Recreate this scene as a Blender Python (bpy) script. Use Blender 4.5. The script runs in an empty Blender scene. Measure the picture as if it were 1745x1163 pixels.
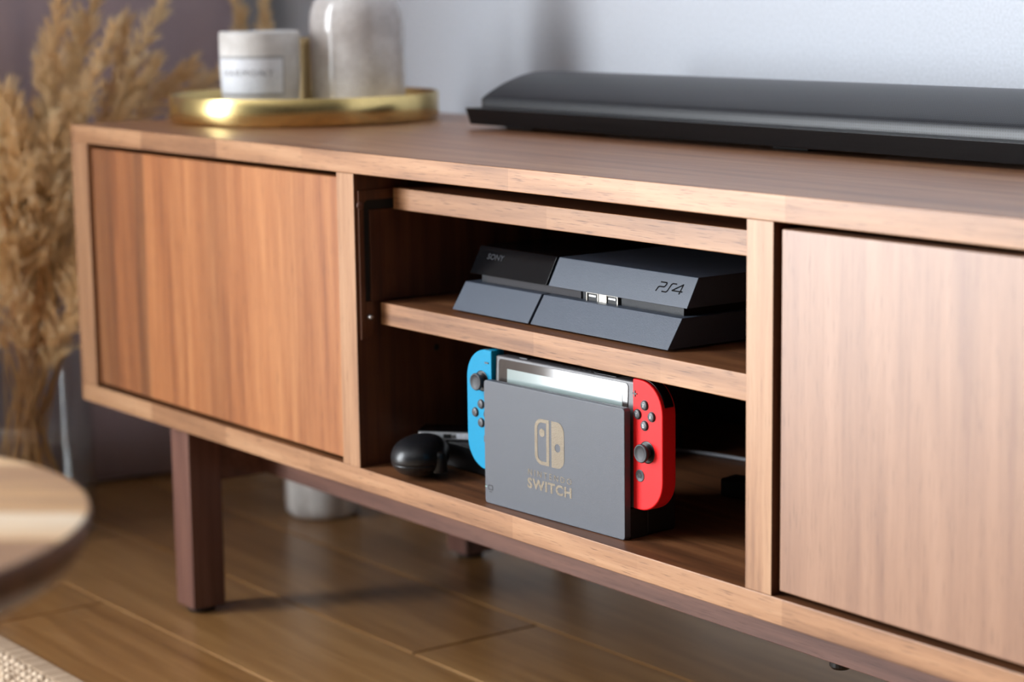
import bpy, bmesh, math, random
import numpy as np
from mathutils import Vector, Matrix

random.seed(7)
rng = np.random.default_rng(7)
scene = bpy.context.scene
COL = scene.collection

# ------------------------------------------------------------------ camera
CAM = Vector((2.1888, -1.0251, 0.6432))
YAW, PITCH, ROLL, FPX = 0.93509, 0.161845, -0.012827, 3721.3
_f = Vector((-math.sin(YAW) * math.cos(PITCH), math.cos(YAW) * math.cos(PITCH), -math.sin(PITCH)))
_r = Vector((math.cos(YAW), math.sin(YAW), 0))
_u = _r.cross(_f)
R_ = math.cos(ROLL) * _r + math.sin(ROLL) * _u
U_ = -math.sin(ROLL) * _r + math.cos(ROLL) * _u
cd = bpy.data.cameras.new('camera')
cam = bpy.data.objects.new('camera', cd)
COL.objects.link(cam)
cam.matrix_world = Matrix(((R_.x, U_.x, -_f.x, CAM.x), (R_.y, U_.y, -_f.y, CAM.y), (R_.z, U_.z, -_f.z, CAM.z), (0, 0, 0, 1)))
cd.sensor_width = 36.0
cd.lens = FPX / 1745 * 36.0
cd.clip_start = 0.02
cd.dof.use_dof = True
cd.dof.focus_distance = 1.69
cd.dof.aperture_fstop = 5.0
cd.dof.aperture_blades = 0
scene.camera = cam

# ------------------------------------------------------------------ light and exposure
wd = bpy.data.worlds.new('world')
scene.world = wd
wd.use_nodes = True
wd.node_tree.nodes['Background'].inputs[0].default_value = (0.80, 0.90, 1.0, 1)
wd.node_tree.nodes['Background'].inputs[1].default_value = 1.5


def area(name, loc, target, sx, sy, power, color):
    l = bpy.data.lights.new(name, 'AREA')
    l.shape = 'RECTANGLE'
    l.size, l.size_y = sx, sy
    l.energy = power
    l.color = color
    o = bpy.data.objects.new(name, l)
    COL.objects.link(o)
    o.location = loc
    o.rotation_euler = (Vector(target) - Vector(loc)).to_track_quat('-Z', 'Y').to_euler()
    return o


area('window_daylight', (-0.62, -2.38, 1.13), (3.0, -2.38, 1.13), 2.6, 2.25, 150, (0.93, 0.965, 1.0))
scene.view_settings.view_transform = 'Standard'
scene.view_settings.look = 'None'
scene.view_settings.gamma = 1
scene.view_settings.use_curve_mapping = False
scene.view_settings.exposure = 1.42

# ------------------------------------------------------------------ helpers


def lin(r, g, b):
    def c(v):
        v /= 255
        return v / 12.92 if v <= 0.04045 else ((v + 0.055) / 1.055) ** 2.4
    return (c(r), c(g), c(b), 1)


class N:
    """small node-graph helper"""
    def __init__(self, name):
        self.m = bpy.data.materials.new(name)
        self.m.use_nodes = True
        self.t = self.m.node_tree
        self.b = self.t.nodes['Principled BSDF']

    def n(self, kind, **kw):
        x = self.t.nodes.new('ShaderNode' + kind)
        for k, v in kw.items():
            if k in x.inputs:
                self.set(x, k, v)
            else:
                setattr(x, k, v)
        return x

    def set(self, node, key, v):
        if hasattr(v, 'is_output'):
            self.t.links.new(v, node.inputs[key])
        else:
            node.inputs[key].default_value = v

    def p(self, **kw):
        for k, v in kw.items():
            self.set(self.b, k.replace('_', ' '), v)

    def coords(self, scale=(1, 1, 1), loc=(0, 0, 0), which='Object'):
        tc = self.n('TexCoord')
        mp = self.n('Mapping')
        self.set(mp, 'Vector', tc.outputs[which])
        mp.inputs['Scale'].default_value = scale
        if hasattr(loc, 'is_output'):
            self.t.links.new(loc, mp.inputs['Location'])
        else:
            mp.inputs['Location'].default_value = loc
        return mp.outputs[0]

    def noise(self, vec, scale, detail=3, rough=0.55, dist=0.0):
        x = self.n('TexNoise')
        self.set(x, 'Vector', vec)
        x.inputs['Scale'].default_value = scale
        x.inputs['Detail'].default_value = detail
        x.inputs['Roughness'].default_value = rough
        x.inputs['Distortion'].default_value = dist
        return x.outputs['Fac']

    def ramp(self, fac, stops):
        x = self.n('ValToRGB')
        self.set(x, 'Fac', fac)
        e = x.color_ramp.elements
        while len(e) < len(stops):
            e.new(0.5)
        for i, (p, c) in enumerate(stops):
            e[i].position = p
            e[i].color = c if len(c) == 4 else (*c, 1)
        return x.outputs['Color']

    def mix(self, fac, a, b, mode='MIX'):
        x = self.n('Mix', data_type='RGBA', blend_type=mode)
        self.set(x, 0, fac)
        self.set(x, 6, a)
        self.set(x, 7, b)
        return x.outputs[2]

    def math(self, op, a, b=0.0):
        x = self.n('Math', operation=op)
        self.set(x, 0, a)
        self.set(x, 1, b)
        return x.outputs[0]

    def bump(self, height, strength=0.2, dist=0.001):
        x = self.n('Bump')
        self.set(x, 'Height', height)
        x.inputs['Strength'].default_value = strength
        x.inputs['Distance'].default_value = dist
        self.set(self.b, 'Normal', x.outputs[0])


def plain(name, col, rough=0.5, metal=0.0, spec=0.5, grain=0.0, gscale=400, **kw):
    a = N(name)
    v = a.coords()
    nz = a.noise(v, gscale, 2)
    dark = tuple(c * 0.9 for c in col[:3]) + (1,)
    lite = tuple(min(1, c * 1.08) for c in col[:3]) + (1,)
    a.p(Base_Color=a.ramp(nz, [(0.3, dark), (0.7, lite)]), Roughness=rough, Metallic=metal, Specular_IOR_Level=spec)
    if grain:
        a.bump(nz, grain, 0.0006)
    a.p(**kw)
    return a.m


def wood(name, along, dark, mid, light, rough=0.42, leaf=0.0, bands=None, leafamp=0.16, tone=0.84, pore=1.0, offs=(0, 0, 0), spec=0.5, fig=1.0, perobj=False, leafaxis=None):
    """straight-grained veneer; `along` is the grain axis in object space"""
    a = N(name)
    ax = 'xyz'.index(along)

    def sc(al, ac):
        s = [ac, ac, ac]
        s[ax] = al
        return tuple(s)
    loc = offs
    if perobj:
        oi = a.n('ObjectInfo')
        cb = a.n('CombineXYZ')
        a.set(cb, 0, a.math('MULTIPLY', oi.outputs['Random'], 37.0))
        a.set(cb, 1, a.math('MULTIPLY', oi.outputs['Random'], 91.0))
        a.set(cb, 2, a.math('MULTIPLY', oi.outputs['Random'], 53.0))
        loc = cb.outputs[0]
    band = a.noise(a.coords(sc(1.3, 26), loc), 1.0, 4, 0.55, 0.35 * fig)
    fine = a.noise(a.coords(sc(9, 210), loc), 1.0, 3, 0.6, 0.3 * fig)
    cath = a.n('TexWave', wave_type='BANDS', bands_direction='DIAGONAL')
    a.set(cath, 'Vector', a.coords(sc(2.0, 20), loc))
    cath.inputs['Scale'].default_value = 1.1
    cath.inputs['Distortion'].default_value = 5.5 * fig
    cath.inputs['Detail'].default_value = 2.5
    cath.inputs['Detail Scale'].default_value = 0.7
    mid2 = a.noise(a.coords(sc(3.0, 80), loc), 1.0, 3, 0.55, 0.3 * fig)
    f = a.math('ADD', a.math('MULTIPLY', band, 0.42), a.math('MULTIPLY', fine, 0.26))
    f = a.math('ADD', f, a.math('MULTIPLY', mid2, 0.26))
    f = a.math('ADD', f, a.math('MULTIPLY', cath.outputs['Fac'], 0.06))
    if leaf:
        tc = a.n('TexCoord')
        sep = a.n('SeparateXYZ')
        a.set(sep, 0, tc.outputs['Object'])
        la = 'xyz'.index(leafaxis)
        fl = a.math('FLOOR', a.math('MULTIPLY', a.math('ADD', sep.outputs[la], 0.024), 1 / leaf))
        wn = a.n('TexWhiteNoise', noise_dimensions='1D')
        a.set(wn, 'W', a.math('ADD', fl, offs[0] + 0.37))
        f = a.math('ADD', f, a.math('MULTIPLY', a.math('SUBTRACT', wn.outputs['Value'], 0.5), leafamp))
    if perobj:
        f = a.math('ADD', f, a.math('MULTIPLY', a.math('SUBTRACT', oi.outputs['Random'], 0.5), 0.12))
    dark, mid, light = (tuple(c * tone for c in k[:3]) + (1,) for k in (dark, mid, light))
    col = a.ramp(f, [(0.33, dark), (0.5, mid), (0.67, light)])
    if bands:           # heartwood and sapwood stripes of the veneer sheet
        lo, hi, stops = bands
        tc2 = a.n('TexCoord')
        sp2 = a.n('SeparateXYZ')
        wob = a.math('MULTIPLY', a.math('SUBTRACT', a.noise(a.coords(sc(2.2, 3), loc), 1.0, 2), .5), .016)
        a.set(sp2, 0, tc2.outputs['Object'])
        g_ = a.math('DIVIDE', a.math('SUBTRACT', a.math('ADD', sp2.outputs[0], wob), lo), hi - lo)
        col = a.mix(1.0, col, a.ramp(g_, [(p_, (c_, c_ * .97, c_ * .93)) for p_, c_ in stops]), 'MULTIPLY')
    pv = a.noise(a.coords(sc(45, 900), loc), 1.0, 2, 0.5)
    pm = a.ramp(pv, [(0.28, (0.45, 0.40, 0.38)), (0.42, (1, 1, 1))])
    col = a.mix(0.55 * pore, col, pm, 'MULTIPLY')
    a.p(Base_Color=col, Roughness=rough, Specular_IOR_Level=spec)
    a.bump(a.math('ADD', fine, pv), 0.12, 0.0004)
    return a.m


class MB:
    """collects geometry for ONE mesh object; coordinates are world minus origin"""
    def __init__(self):
        self.v, self.f, self.mi = [], [], []
        self.uv = None

    def add(self, verts, faces, mat=0):
        k = len(self.v)
        self.v += [tuple(x) for x in verts]
        self.f += [tuple(i + k for i in q) for q in faces]
        self.mi += [mat] * len(faces)

    def box(self, x0, x1, y0, y1, z0, z1, front=0):
        v = [(x0, y0, z0), (x1, y0, z0), (x1, y1, z0), (x0, y1, z0), (x0, y0, z1), (x1, y0, z1), (x1, y1, z1), (x0, y1, z1)]
        self.add(v, [(0, 3, 2, 1), (4, 5, 6, 7), (1, 2, 6, 5), (2, 3, 7, 6), (3, 0, 4, 7)])
        self.add(v, [(0, 1, 5, 4)], front)
        return self

    def prism(self, poly, y0, y1, axis='y'):
        """poly of (a,b); extruded along axis. y: (x,z)  x: (y,z)  z: (x,y)"""
        n = len(poly)

        def P(a, b, t):
            return {'y': (a, t, b), 'x': (t, a, b), 'z': (a, b, t)}[axis]
        self.add([P(a, b, y0) for a, b in poly] + [P(a, b, y1) for a, b in poly],
                 [tuple(range(n)), tuple(range(2 * n - 1, n - 1, -1))] + [(i, i + n, (i + 1) % n + n, (i + 1) % n) for i in range(n)])
        return self

    def lathe(self, prof, c=(0, 0, 0), n=48, axis='z', a0=0, a1=2 * math.pi):
        full = abs(a1 - a0 - 2 * math.pi) < 1e-6
        m = n if full else n + 1
        vs, fs = [], []
        for (r, z) in prof:
            for i in range(m):
                t = a0 + (a1 - a0) * i / n
                p = (r * math.cos(t), r * math.sin(t), z)
                if axis == 'y':
                    p = (p[0], z, p[1])
                if axis == 'x':
                    p = (z, p[0], p[1])
                vs.append((p[0] + c[0], p[1] + c[1], p[2] + c[2]))
        for j in range(len(prof) - 1):
            for i in range(n):
                k = (i + 1) % m
                fs.append((j * m + i, j * m + k, (j + 1) * m + k, (j + 1) * m + i))
        self.add(vs, fs)
        return self

    def tube(self, pts, r, n=8, r1=None):
        pts = [Vector(p) for p in pts]
        vs, fs = [], []
        up = Vector((0.13, 0.21, 0.97))
        for i, p in enumerate(pts):
            d = (pts[min(i + 1, len(pts) - 1)] - pts[max(i - 1, 0)]).normalized()
            a = d.cross(up)
            if a.length < 1e-3:
                a = d.cross(Vector((1, 0, 0)))
            a.normalize()
            b = d.cross(a)
            rr = r if r1 is None else r + (r1 - r) * i / (len(pts) - 1)
            for k in range(n):
                t = 2 * math.pi * k / n
                vs.append(p + a * (rr * math.cos(t)) + b * (rr * math.sin(t)))
        for i in range(len(pts) - 1):
            for k in range(n):
                fs.append((i * n + k, i * n + (k + 1) % n, (i + 1) * n + (k + 1) % n, (i + 1) * n + k))
        fs.append(tuple(range(n))[::-1])
        fs.append(tuple((len(pts) - 1) * n + k for k in range(n)))
        self.add(vs, fs)
        return self

    def build(self, name, mats, parent=None, org=None, bevel=0, seg=2, smooth=False, sub=0, clean=True, angle=35):
        if not isinstance(mats, (list, tuple)):
            mats = [mats]
        if org is None:
            org = Vector(parent['org']) if parent is not None and 'org' in parent else Vector((0, 0, 0))
        me = bpy.data.meshes.new(name)
        me.from_pydata([(x - org[0], y - org[1], z - org[2]) for x, y, z in self.v], [], self.f)
        for m in mats:
            me.materials.append(m)
        me.polygons.foreach_set('material_index', self.mi)
        if clean:
            bm = bmesh.new()
            bm.from_mesh(me)
            bmesh.ops.remove_doubles(bm, verts=bm.verts, dist=1e-6)
            bmesh.ops.recalc_face_normals(bm, faces=bm.faces)
            bm.to_mesh(me)
            bm.free()
        o = bpy.data.objects.new(name, me)
        COL.objects.link(o)
        if parent is not None:
            o.parent = parent
        else:
            o.location = org
        if bevel:
            b = o.modifiers.new('bevel', 'BEVEL')
            b.width = bevel
            b.segments = seg
            b.limit_method = 'ANGLE'
            b.angle_limit = math.radians(angle)
        if sub:
            s = o.modifiers.new('sub', 'SUBSURF')
            s.levels = s.render_levels = sub
        if smooth or bevel:
            me.polygons.foreach_set('use_smooth', [True] * len(me.polygons))
            if bevel and not smooth:
                w = o.modifiers.new('wn', 'WEIGHTED_NORMAL')
                w.keep_sharp = True
        return o


def thing(name, label, cat, loc=(0, 0, 0), rotz=0.0, group=None, local=False):
    o = bpy.data.objects.new(name, None)
    COL.objects.link(o)
    o.location = loc
    o.rotation_euler = (0, 0, rotz)
    o.empty_display_size = 0.05
    o['label'] = label
    o['category'] = cat
    if group:
        o['group'] = group
    o['org'] = (0.0, 0.0, 0.0) if local else tuple(loc)
    return o


def sub(o, parent, name=None):
    return o


def tag(o, label, cat, group=None):
    o['label'] = label
    o['category'] = cat
    if group:
        o['group'] = group
    return o


def structure(o):
    o['kind'] = 'structure'
    return o


def kidof(part):
    """let a part act as parent in the same coordinates as its thing"""
    part['org'] = tuple(part.parent['org'])
    return part


def rrect(x0, x1, z0, z1, rs, n=8):
    """rounded rectangle polygon; rs = radii (bl, br, tr, tl)"""
    out = []
    for (cx, cz, r, a) in ((x0 + rs[0], z0 + rs[0], rs[0], 180), (x1 - rs[1], z0 + rs[1], rs[1], 270), (x1 - rs[2], z1 - rs[2], rs[2], 0), (x0 + rs[3], z1 - rs[3], rs[3], 90)):
        if r < 1e-6:
            out.append((cx, cz))
            continue
        for i in range(n + 1):
            t = math.radians(a + 90 * i / n)
            out.append((cx + r * math.cos(t), cz + r * math.sin(t)))
    return out


def circ(cx, cz, r, n=28, rz=None):
    return [(cx + r * math.cos(2 * math.pi * i / n), cz + (rz or r) * math.sin(2 * math.pi * i / n)) for i in range(n)]


def flat_shape(polys, depth=0.0):
    """2-D outlines (with holes) filled through a curve; returns verts, faces in (x, z)"""
    cu = bpy.data.curves.new('tmp', 'CURVE')
    cu.dimensions = '2D'
    cu.fill_mode = 'BOTH'
    for poly in polys:
        s = cu.splines.new('POLY')
        s.points.add(len(poly) - 1)
        for p, (a, b) in zip(s.points, poly):
            p.co = (a * 100, b * 100, 0, 1)
        s.use_cyclic_u = True
    ob = bpy.data.objects.new('tmp', cu)
    COL.objects.link(ob)
    dg = bpy.context.evaluated_depsgraph_get()
    me = bpy.data.meshes.new_from_object(ob.evaluated_get(dg))
    v = [(q.co.x / 100, q.co.y / 100) for q in me.vertices]
    f = [tuple(q.vertices) for q in me.polygons]
    bpy.data.objects.remove(ob)
    bpy.data.curves.remove(cu)
    bpy.data.meshes.remove(me)
    return v, f


def text_shape(s, x0, x1, z0, z1, bold=0.0, spacing=1.0, shear=0.0):
    """built-in font text as flat (x, z) mesh fitted in a rectangle"""
    cu = bpy.data.curves.new('tmp', 'FONT')
    cu.body = s
    cu.size = 1
    cu.offset = bold
    cu.space_character = spacing
    cu.shear = shear
    cu.resolution_u = 3
    cu.fill_mode = 'FRONT'
    ob = bpy.data.objects.new('tmp', cu)
    COL.objects.link(ob)
    dg = bpy.context.evaluated_depsgraph_get()
    me = bpy.data.meshes.new_from_object(ob.evaluated_get(dg))
    v = np.array([(q.co.x, q.co.y) for q in me.vertices])
    f = [tuple(q.vertices) for q in me.polygons]
    bpy.data.objects.remove(ob)
    bpy.data.curves.remove(cu)
    bpy.data.meshes.remove(me)
    lo, hi = v.min(0), v.max(0)
    v = (v - lo) / (hi - lo)
    return [(x0 + a * (x1 - x0), z0 + b * (z1 - z0)) for a, b in v], f


# ------------------------------------------------------------------ materials
WD, WM, WL = lin(96, 58, 36), lin(160, 108, 70), lin(196, 146, 104)
M = {}
M['door_wood'] = wood('walnut_door', 'z', lin(124, 70, 38), lin(166, 104, 60), lin(190, 130, 82), 0.40, leaf=0.144, leafaxis='x', offs=(3, 1, 2), spec=0.55,
                      bands=(-.779, -.283, [(0, .66), (.085, .60), (.10, .92), (.185, .84), (.20, .56), (.235, .66), (.245, 1.08), (.36, 1.0), (.44, 1.05), (.53, .84), (.60, 1.0), (.72, 1.05), (.86, .92), (1, .98)]))
M['door_wood_pale'] = wood('walnut_door_pale', 'z', lin(138, 98, 74), lin(160, 118, 90), lin(176, 134, 106), 0.40, leaf=0.144, leafaxis='x', offs=(8, 1, 5), spec=0.65)  # same walnut with the window sheen put into a paler colour
M['top_wood'] = wood('walnut_top', 'x', lin(112, 72, 48), lin(156, 108, 76), lin(180, 134, 98), 0.36, offs=(1, 5, 2), spec=0.55)
M['edge_wood'] = wood('walnut_edge', 'x', lin(130, 88, 58), lin(176, 128, 90), lin(202, 156, 116), 0.42, offs=(7, 2, 4), tone=0.80, pore=1.7, fig=1.2, leaf=.158, leafaxis='x')
M['post_wood'] = wood('walnut_post', 'z', lin(140, 96, 66), lin(184, 136, 98), lin(208, 164, 124), 0.42, offs=(2, 9, 1), tone=0.75)
M['inner_wood'] = wood('walnut_inner', 'x', lin(70, 40, 22), lin(116, 72, 42), lin(150, 100, 62), 0.45, offs=(4, 4, 4))  # walnut colour lowered to carry some of the interior shade
M['inner_wood_up'] = wood('walnut_inner_upright', 'z', lin(54, 28, 14), lin(90, 50, 27), lin(116, 70, 40), 0.5, offs=(6, 3, 4))  # uprights darker still: compartment shade painted into the wood colour
M['leg_wood'] = wood('walnut_leg', 'z', lin(84, 52, 44), lin(112, 74, 62), lin(134, 94, 80), 0.42, offs=(5, 2, 8), pore=0.5)
M['rail_wood'] = wood('walnut_rail', 'x', lin(80, 52, 46), lin(118, 82, 70), lin(146, 104, 88), 0.45, offs=(9, 2, 8))
M['floor_wood'] = wood('oak_floor', 'x', lin(126, 86, 46), lin(150, 108, 63), lin(172, 130, 82), 0.30, perobj=True, pore=0.3, fig=1.6)
M['table_wood'] = wood('table_wood', 'x', lin(168, 132, 104), lin(222, 178, 128), lin(242, 220, 192), 0.32, offs=(4, 3, 3), fig=1.6, leaf=.052, leafaxis='y', leafamp=.5, tone=1.0)  # board bands mix wood tones with painted near-white and grey reflections
M['table_edge'] = wood('table_edge_wood', 'x', lin(50, 27, 12), lin(72, 40, 20), lin(92, 56, 32), 0.4, offs=(3, 8, 3))

M['wall'] = plain('white_wall_paint', lin(200, 204, 212), 0.85)
M['far_wall'] = plain('grey_blue_wall_paint', lin(48, 48, 50), 0.85)  # unseen far walls, coloured dark to cut bounce light
M['ceiling'] = plain('ceiling_paint', lin(160, 160, 160), 0.9)  # greyed so the unseen ceiling returns less fill light
M['trim'] = plain('white_trim', lin(235, 235, 232), 0.5)
M['black_matte'] = plain('black_textured_plastic', lin(56, 64, 77), 0.44, grain=0.25, gscale=1500)
M['black_gloss'] = plain('black_gloss_plastic', lin(9, 9, 11), 0.12, spec=0.3)
M['black'] = plain('black_plastic', lin(14, 14, 15), 0.4)
M['black_soft'] = plain('black_rubber', lin(18, 18, 19), 0.7)
M['dock'] = plain('dock_plastic', lin(76, 79, 86), 0.48, grain=0.22, gscale=1800)
M['dock_side'] = plain('dock_side_plastic', lin(24, 24, 26), 0.45)
M['button'] = plain('button_plastic', lin(62, 62, 66), 0.42)
M['stick'] = plain('stick_rubber', lin(50, 51, 55), 0.55)
M['tablet'] = plain('tablet_plastic', lin(86, 84, 86), 0.35)
M['glassy'] = plain('screen_bezel_glass', lin(62, 56, 53), 0.06, spec=1.0, gscale=4)
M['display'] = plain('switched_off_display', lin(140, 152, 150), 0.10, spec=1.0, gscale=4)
M['blue'] = plain('cyan_plastic', lin(0, 132, 172), 0.5, spec=0.2, grain=0.08, gscale=1600)
M['red'] = plain('red_plastic', lin(232, 24, 28), 0.48, spec=0.25, grain=0.08, gscale=1600)
M['print'] = plain('champagne_metal_print', lin(118, 109, 96), 0.36, metal=1.0, grain=0.5, gscale=2500)
M['print_dim'] = plain('grey_print', lin(36, 37, 42), 0.5, spec=0.2)
M['print_lite'] = plain('light_grey_print', lin(190, 190, 192), 0.5)
M['print_soft'] = plain('soft_grey_print', lin(150, 152, 158), 0.6)
M['led'] = plain('pale_green_light', lin(150, 190, 175), 0.4)
M['usb'] = plain('usb_metal', lin(170, 166, 158), 0.3, metal=1.0)
M['brass'] = plain('brushed_brass', lin(226, 200, 136), 0.25, metal=1.0)
M['steel'] = plain('steel', lin(180, 180, 182), 0.3, metal=1.0)
M['silver'] = plain('silver_plastic', lin(190, 190, 192), 0.35, metal=0.4)
M['white_label'] = plain('white_paper_label', lin(226, 229, 236), 0.5)
M['cable'] = plain('grey_cable', lin(150, 152, 158), 0.5)
M['hole'] = plain('port_black', lin(6, 6, 6), 0.6)
M['card'] = plain('disc_slot_grey', lin(36, 34, 38), 0.5, spec=0.2)
M['dust'] = plain('smoky_dusty_gloss', lin(13, 17, 23), 0.4, spec=0.25, grain=0.2, gscale=900)
M['case'] = plain('case_black', lin(22, 23, 26), 0.34, spec=0.5)

a = N('soundbar_grille')            # perforated metal: rows of small holes
tc = a.n('TexCoord')
sep = a.n('SeparateXYZ')
a.set(sep, 0, tc.outputs['UV'])
PITCHG = 0.0026


def cell(sock, off=0.0):
    fr = a.math('FRACT', a.math('ADD', a.math('MULTIPLY', sock, 1 / PITCHG), off))
    return a.math('SUBTRACT', fr, 0.5)


d2 = a.math('ADD', a.math('POWER', cell(sep.outputs[0]), 2.0), a.math('POWER', cell(sep.outputs[1]), 2.0))
holes = a.math('GREATER_THAN', a.math('SQRT', d2), 0.33)
a.p(Base_Color=a.mix(holes, (0.003, 0.003, 0.003, 1), lin(32, 35, 41)), Roughness=0.42, Specular_IOR_Level=0.5)
a.bump(holes, 0.6, 0.0006)
M['grille'] = a.m

a = N('brushed_black_base')
v = a.coords((4, 300, 300))
st = a.noise(v, 1.0, 3)
a.p(Base_Color=a.ramp(st, [(0.3, lin(6, 6, 7)), (0.7, lin(13, 13, 15))]), Roughness=0.36, Specular_IOR_Level=0.22)
a.bump(st, 0.1, 0.0003)
M['bar_base'] = a.m

a = N('speckled_white_glaze')
v = a.coords()
big = a.noise(v, 16, 4, 0.6)
spk = a.noise(v, 420, 2, 0.6)
c1 = a.ramp(big, [(0.32, lin(176, 168, 164)), (0.66, lin(222, 218, 216))])
c2 = a.mix(a.ramp(spk, [(0.62, (0, 0, 0)), (0.72, (1, 1, 1))]), c1, lin(150, 138, 128))
a.p(Base_Color=c2, Roughness=0.16, Coat_Weight=0.3)
M['glaze'] = a.m

a = N('pale_concrete')
v = a.coords()
big = a.noise(v, 30, 5, 0.6)
a.p(Base_Color=a.ramp(big, [(0.3, lin(190, 186, 182)), (0.7, lin(226, 224, 222))]), Roughness=0.55)
a.bump(big, 0.15, 0.002)
M['concrete'] = a.m

a = N('mottled_grey_white_pot')
v = a.coords((40, 40, 9))
big = a.noise(v, 1.0, 4, 0.6, 0.6)
a.p(Base_Color=a.ramp(big, [(0.3, lin(168, 160, 152)), (0.68, lin(232, 228, 222))]), Roughness=0.6)
a.bump(big, 0.3, 0.004)
M['pot'] = a.m

a = N('mauve_curtain_cloth')
v = a.coords((900, 900, 900))
wv = a.noise(v, 1.0, 2)
a.p(Base_Color=a.ramp(wv, [(0.3, lin(168, 152, 160)), (0.7, lin(188, 172, 180))]), Roughness=0.9, Sheen_Weight=0.2)
a.bump(wv, 0.15, 0.0008)
M['curtain'] = a.m


def plume_mat(name, c0, c1):
    a = N(name)
    oi = a.n('ObjectInfo')
    v = a.coords()
    nz = a.noise(v, 55, 3)
    f = a.math('ADD', a.math('MULTIPLY', nz, 0.7), a.math('MULTIPLY', oi.outputs['Random'], 0.3))
    a.p(Base_Color=a.ramp(f, [(0.3, c0), (0.7, c1)]), Roughness=0.8)
    tr = a.n('BsdfTranslucent')
    a.set(tr, 'Color', c1)
    mx = a.n('MixShader')
    mx.inputs[0].default_value = 0.55
    a.t.links.new(a.b.outputs[0], mx.inputs[1])
    a.t.links.new(tr.outputs[0], mx.inputs[2])
    a.t.links.new(mx.outputs[0], a.t.nodes['Material Output'].inputs[0])
    return a.m


M['plume'] = plume_mat('dry_grass_plume', lin(244, 212, 162), lin(254, 240, 210))
M['stem'] = plume_mat('dry_grass_stem', lin(206, 164, 110), lin(234, 200, 150))

a = N('clear_glass')
tr_ = a.n('BsdfTransparent')
tr_.inputs['Color'].default_value = (0.955, 0.97, 0.97, 1)
gs_ = a.n('BsdfGlossy')
gs_.inputs['Roughness'].default_value = 0.03
fr_n = a.n('LayerWeight')
fc_ = a.math('ADD', a.math('MULTIPLY', a.math('POWER', fr_n.outputs['Facing'], 4.0), 0.5), 0.045)
mg_ = a.n('MixShader')
a.t.links.new(fc_, mg_.inputs[0])
a.t.links.new(tr_.outputs[0], mg_.inputs[1])
a.t.links.new(gs_.outputs[0], mg_.inputs[2])
a.t.links.new(mg_.outputs[0], a.t.nodes['Material Output'].inputs[0])
M['glass'] = a.m

a = N('window_pane_glass')
tb_ = a.n('BsdfTransparent')
gb = a.n('BsdfGlossy')
gb.inputs['Roughness'].default_value = 0.02
mx = a.n('MixShader')
mx.inputs[0].default_value = 0.06
a.t.links.new(tb_.outputs[0], mx.inputs[1])
a.t.links.new(gb.outputs[0], mx.inputs[2])
a.t.links.new(mx.outputs[0], a.t.nodes['Material Output'].inputs[0])
M['pane'] = a.m

a = N('jute_rug')
v = a.coords((300, 900, 300))
nz = a.noise(v, 1.0, 3)
a.p(Base_Color=a.ramp(nz, [(0.3, lin(176, 150, 122)), (0.7, lin(226, 206, 182))]), Roughness=0.9)
a.bump(nz, 0.4, 0.001)
M['jute'] = a.m
a = N('jute_hem')
v = a.coords((420, 6, 6))
nz = a.noise(v, 1.0, 2)
a.p(Base_Color=a.ramp(nz, [(0.35, lin(132, 108, 84)), (0.62, lin(192, 168, 142))]), Roughness=0.9)
a.bump(nz, 0.8, 0.002)
M['hem'] = a.m

# ------------------------------------------------------------------ the room
X0, X1, Y0, Y1, ZC = -0.42, 5.2, -3.9, 0.50, 2.5
fl = structure(MB().box(X0, X1, Y0, Y1, -0.10, -0.012).build('floor', M['black_soft'], org=(0, 0, 0)))
structure(MB().box(X0 - .1, X1 + .1, Y0 - .1, Y1 + .1, ZC, ZC + .1).build('ceiling', M['ceiling']))
structure(MB().box(X0 - .1, X1 + .1, Y1, Y1 + .1, -.1, ZC).build('wall_back', M['wall']))
structure(MB().box(X0 - .1, X1 + .1, Y0 - .1, Y0, -.1, ZC).build('wall_front', M['far_wall']))
structure(MB().box(X1, X1 + .1, Y0, Y1, -.1, ZC).build('wall_right', M['far_wall']))
WY0, WY1, WZ0, WZ1 = -3.66, -1.12, 0.005, 2.24
structure(MB().box(X0 - .1, X0, Y0, WY0, -.1, ZC).box(X0 - .1, X0, WY1, Y1, -.1, ZC).box(X0 - .1, X0, WY0, WY1, WZ1, ZC).box(X0 - .1, X0, WY0, WY1, -.1, WZ0).build('wall_left', M['wall'], clean=False))
structure(MB().box(X0 + .001, X1 - .001, Y1 - .012, Y1 - .0005, 0.0005, .07).build('baseboard_back', M['trim'], bevel=.002))
structure(MB().box(X0 + .0005, X0 + .012, WY1 + .01, Y1 - .013, 0.0005, .07).build('baseboard_left', M['trim'], bevel=.002))
wf = MB()
fx0, fx1, fw = X0 - .085, X0 - .025, 0.055
wf.box(fx0, fx1, WY0, WY0 + fw, WZ0, WZ1).box(fx0, fx1, WY1 - fw, WY1, WZ0, WZ1)
wf.box(fx0, fx1, WY0 + fw, WY1 - fw, WZ0, WZ0 + .02).box(fx0, fx1, WY0 + fw, WY1 - fw, WZ1 - fw, WZ1)
ym = (WY0 + WY1) / 2
wf.box(fx0, fx1, ym - .04, ym + .04, WZ0 + fw, WZ1 - fw)
win = structure(wf.build('window_1', M['trim'], org=(0, 0, 0), clean=False))
for (a0, a1) in ((WY0 + fw, ym - .04), (ym + .04, WY1 - fw)):
    MB().box(X0 - .058, X0 - .052, a0, a1, WZ0 + .02, WZ1 - fw).build('pane', M['pane'], win)

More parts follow.
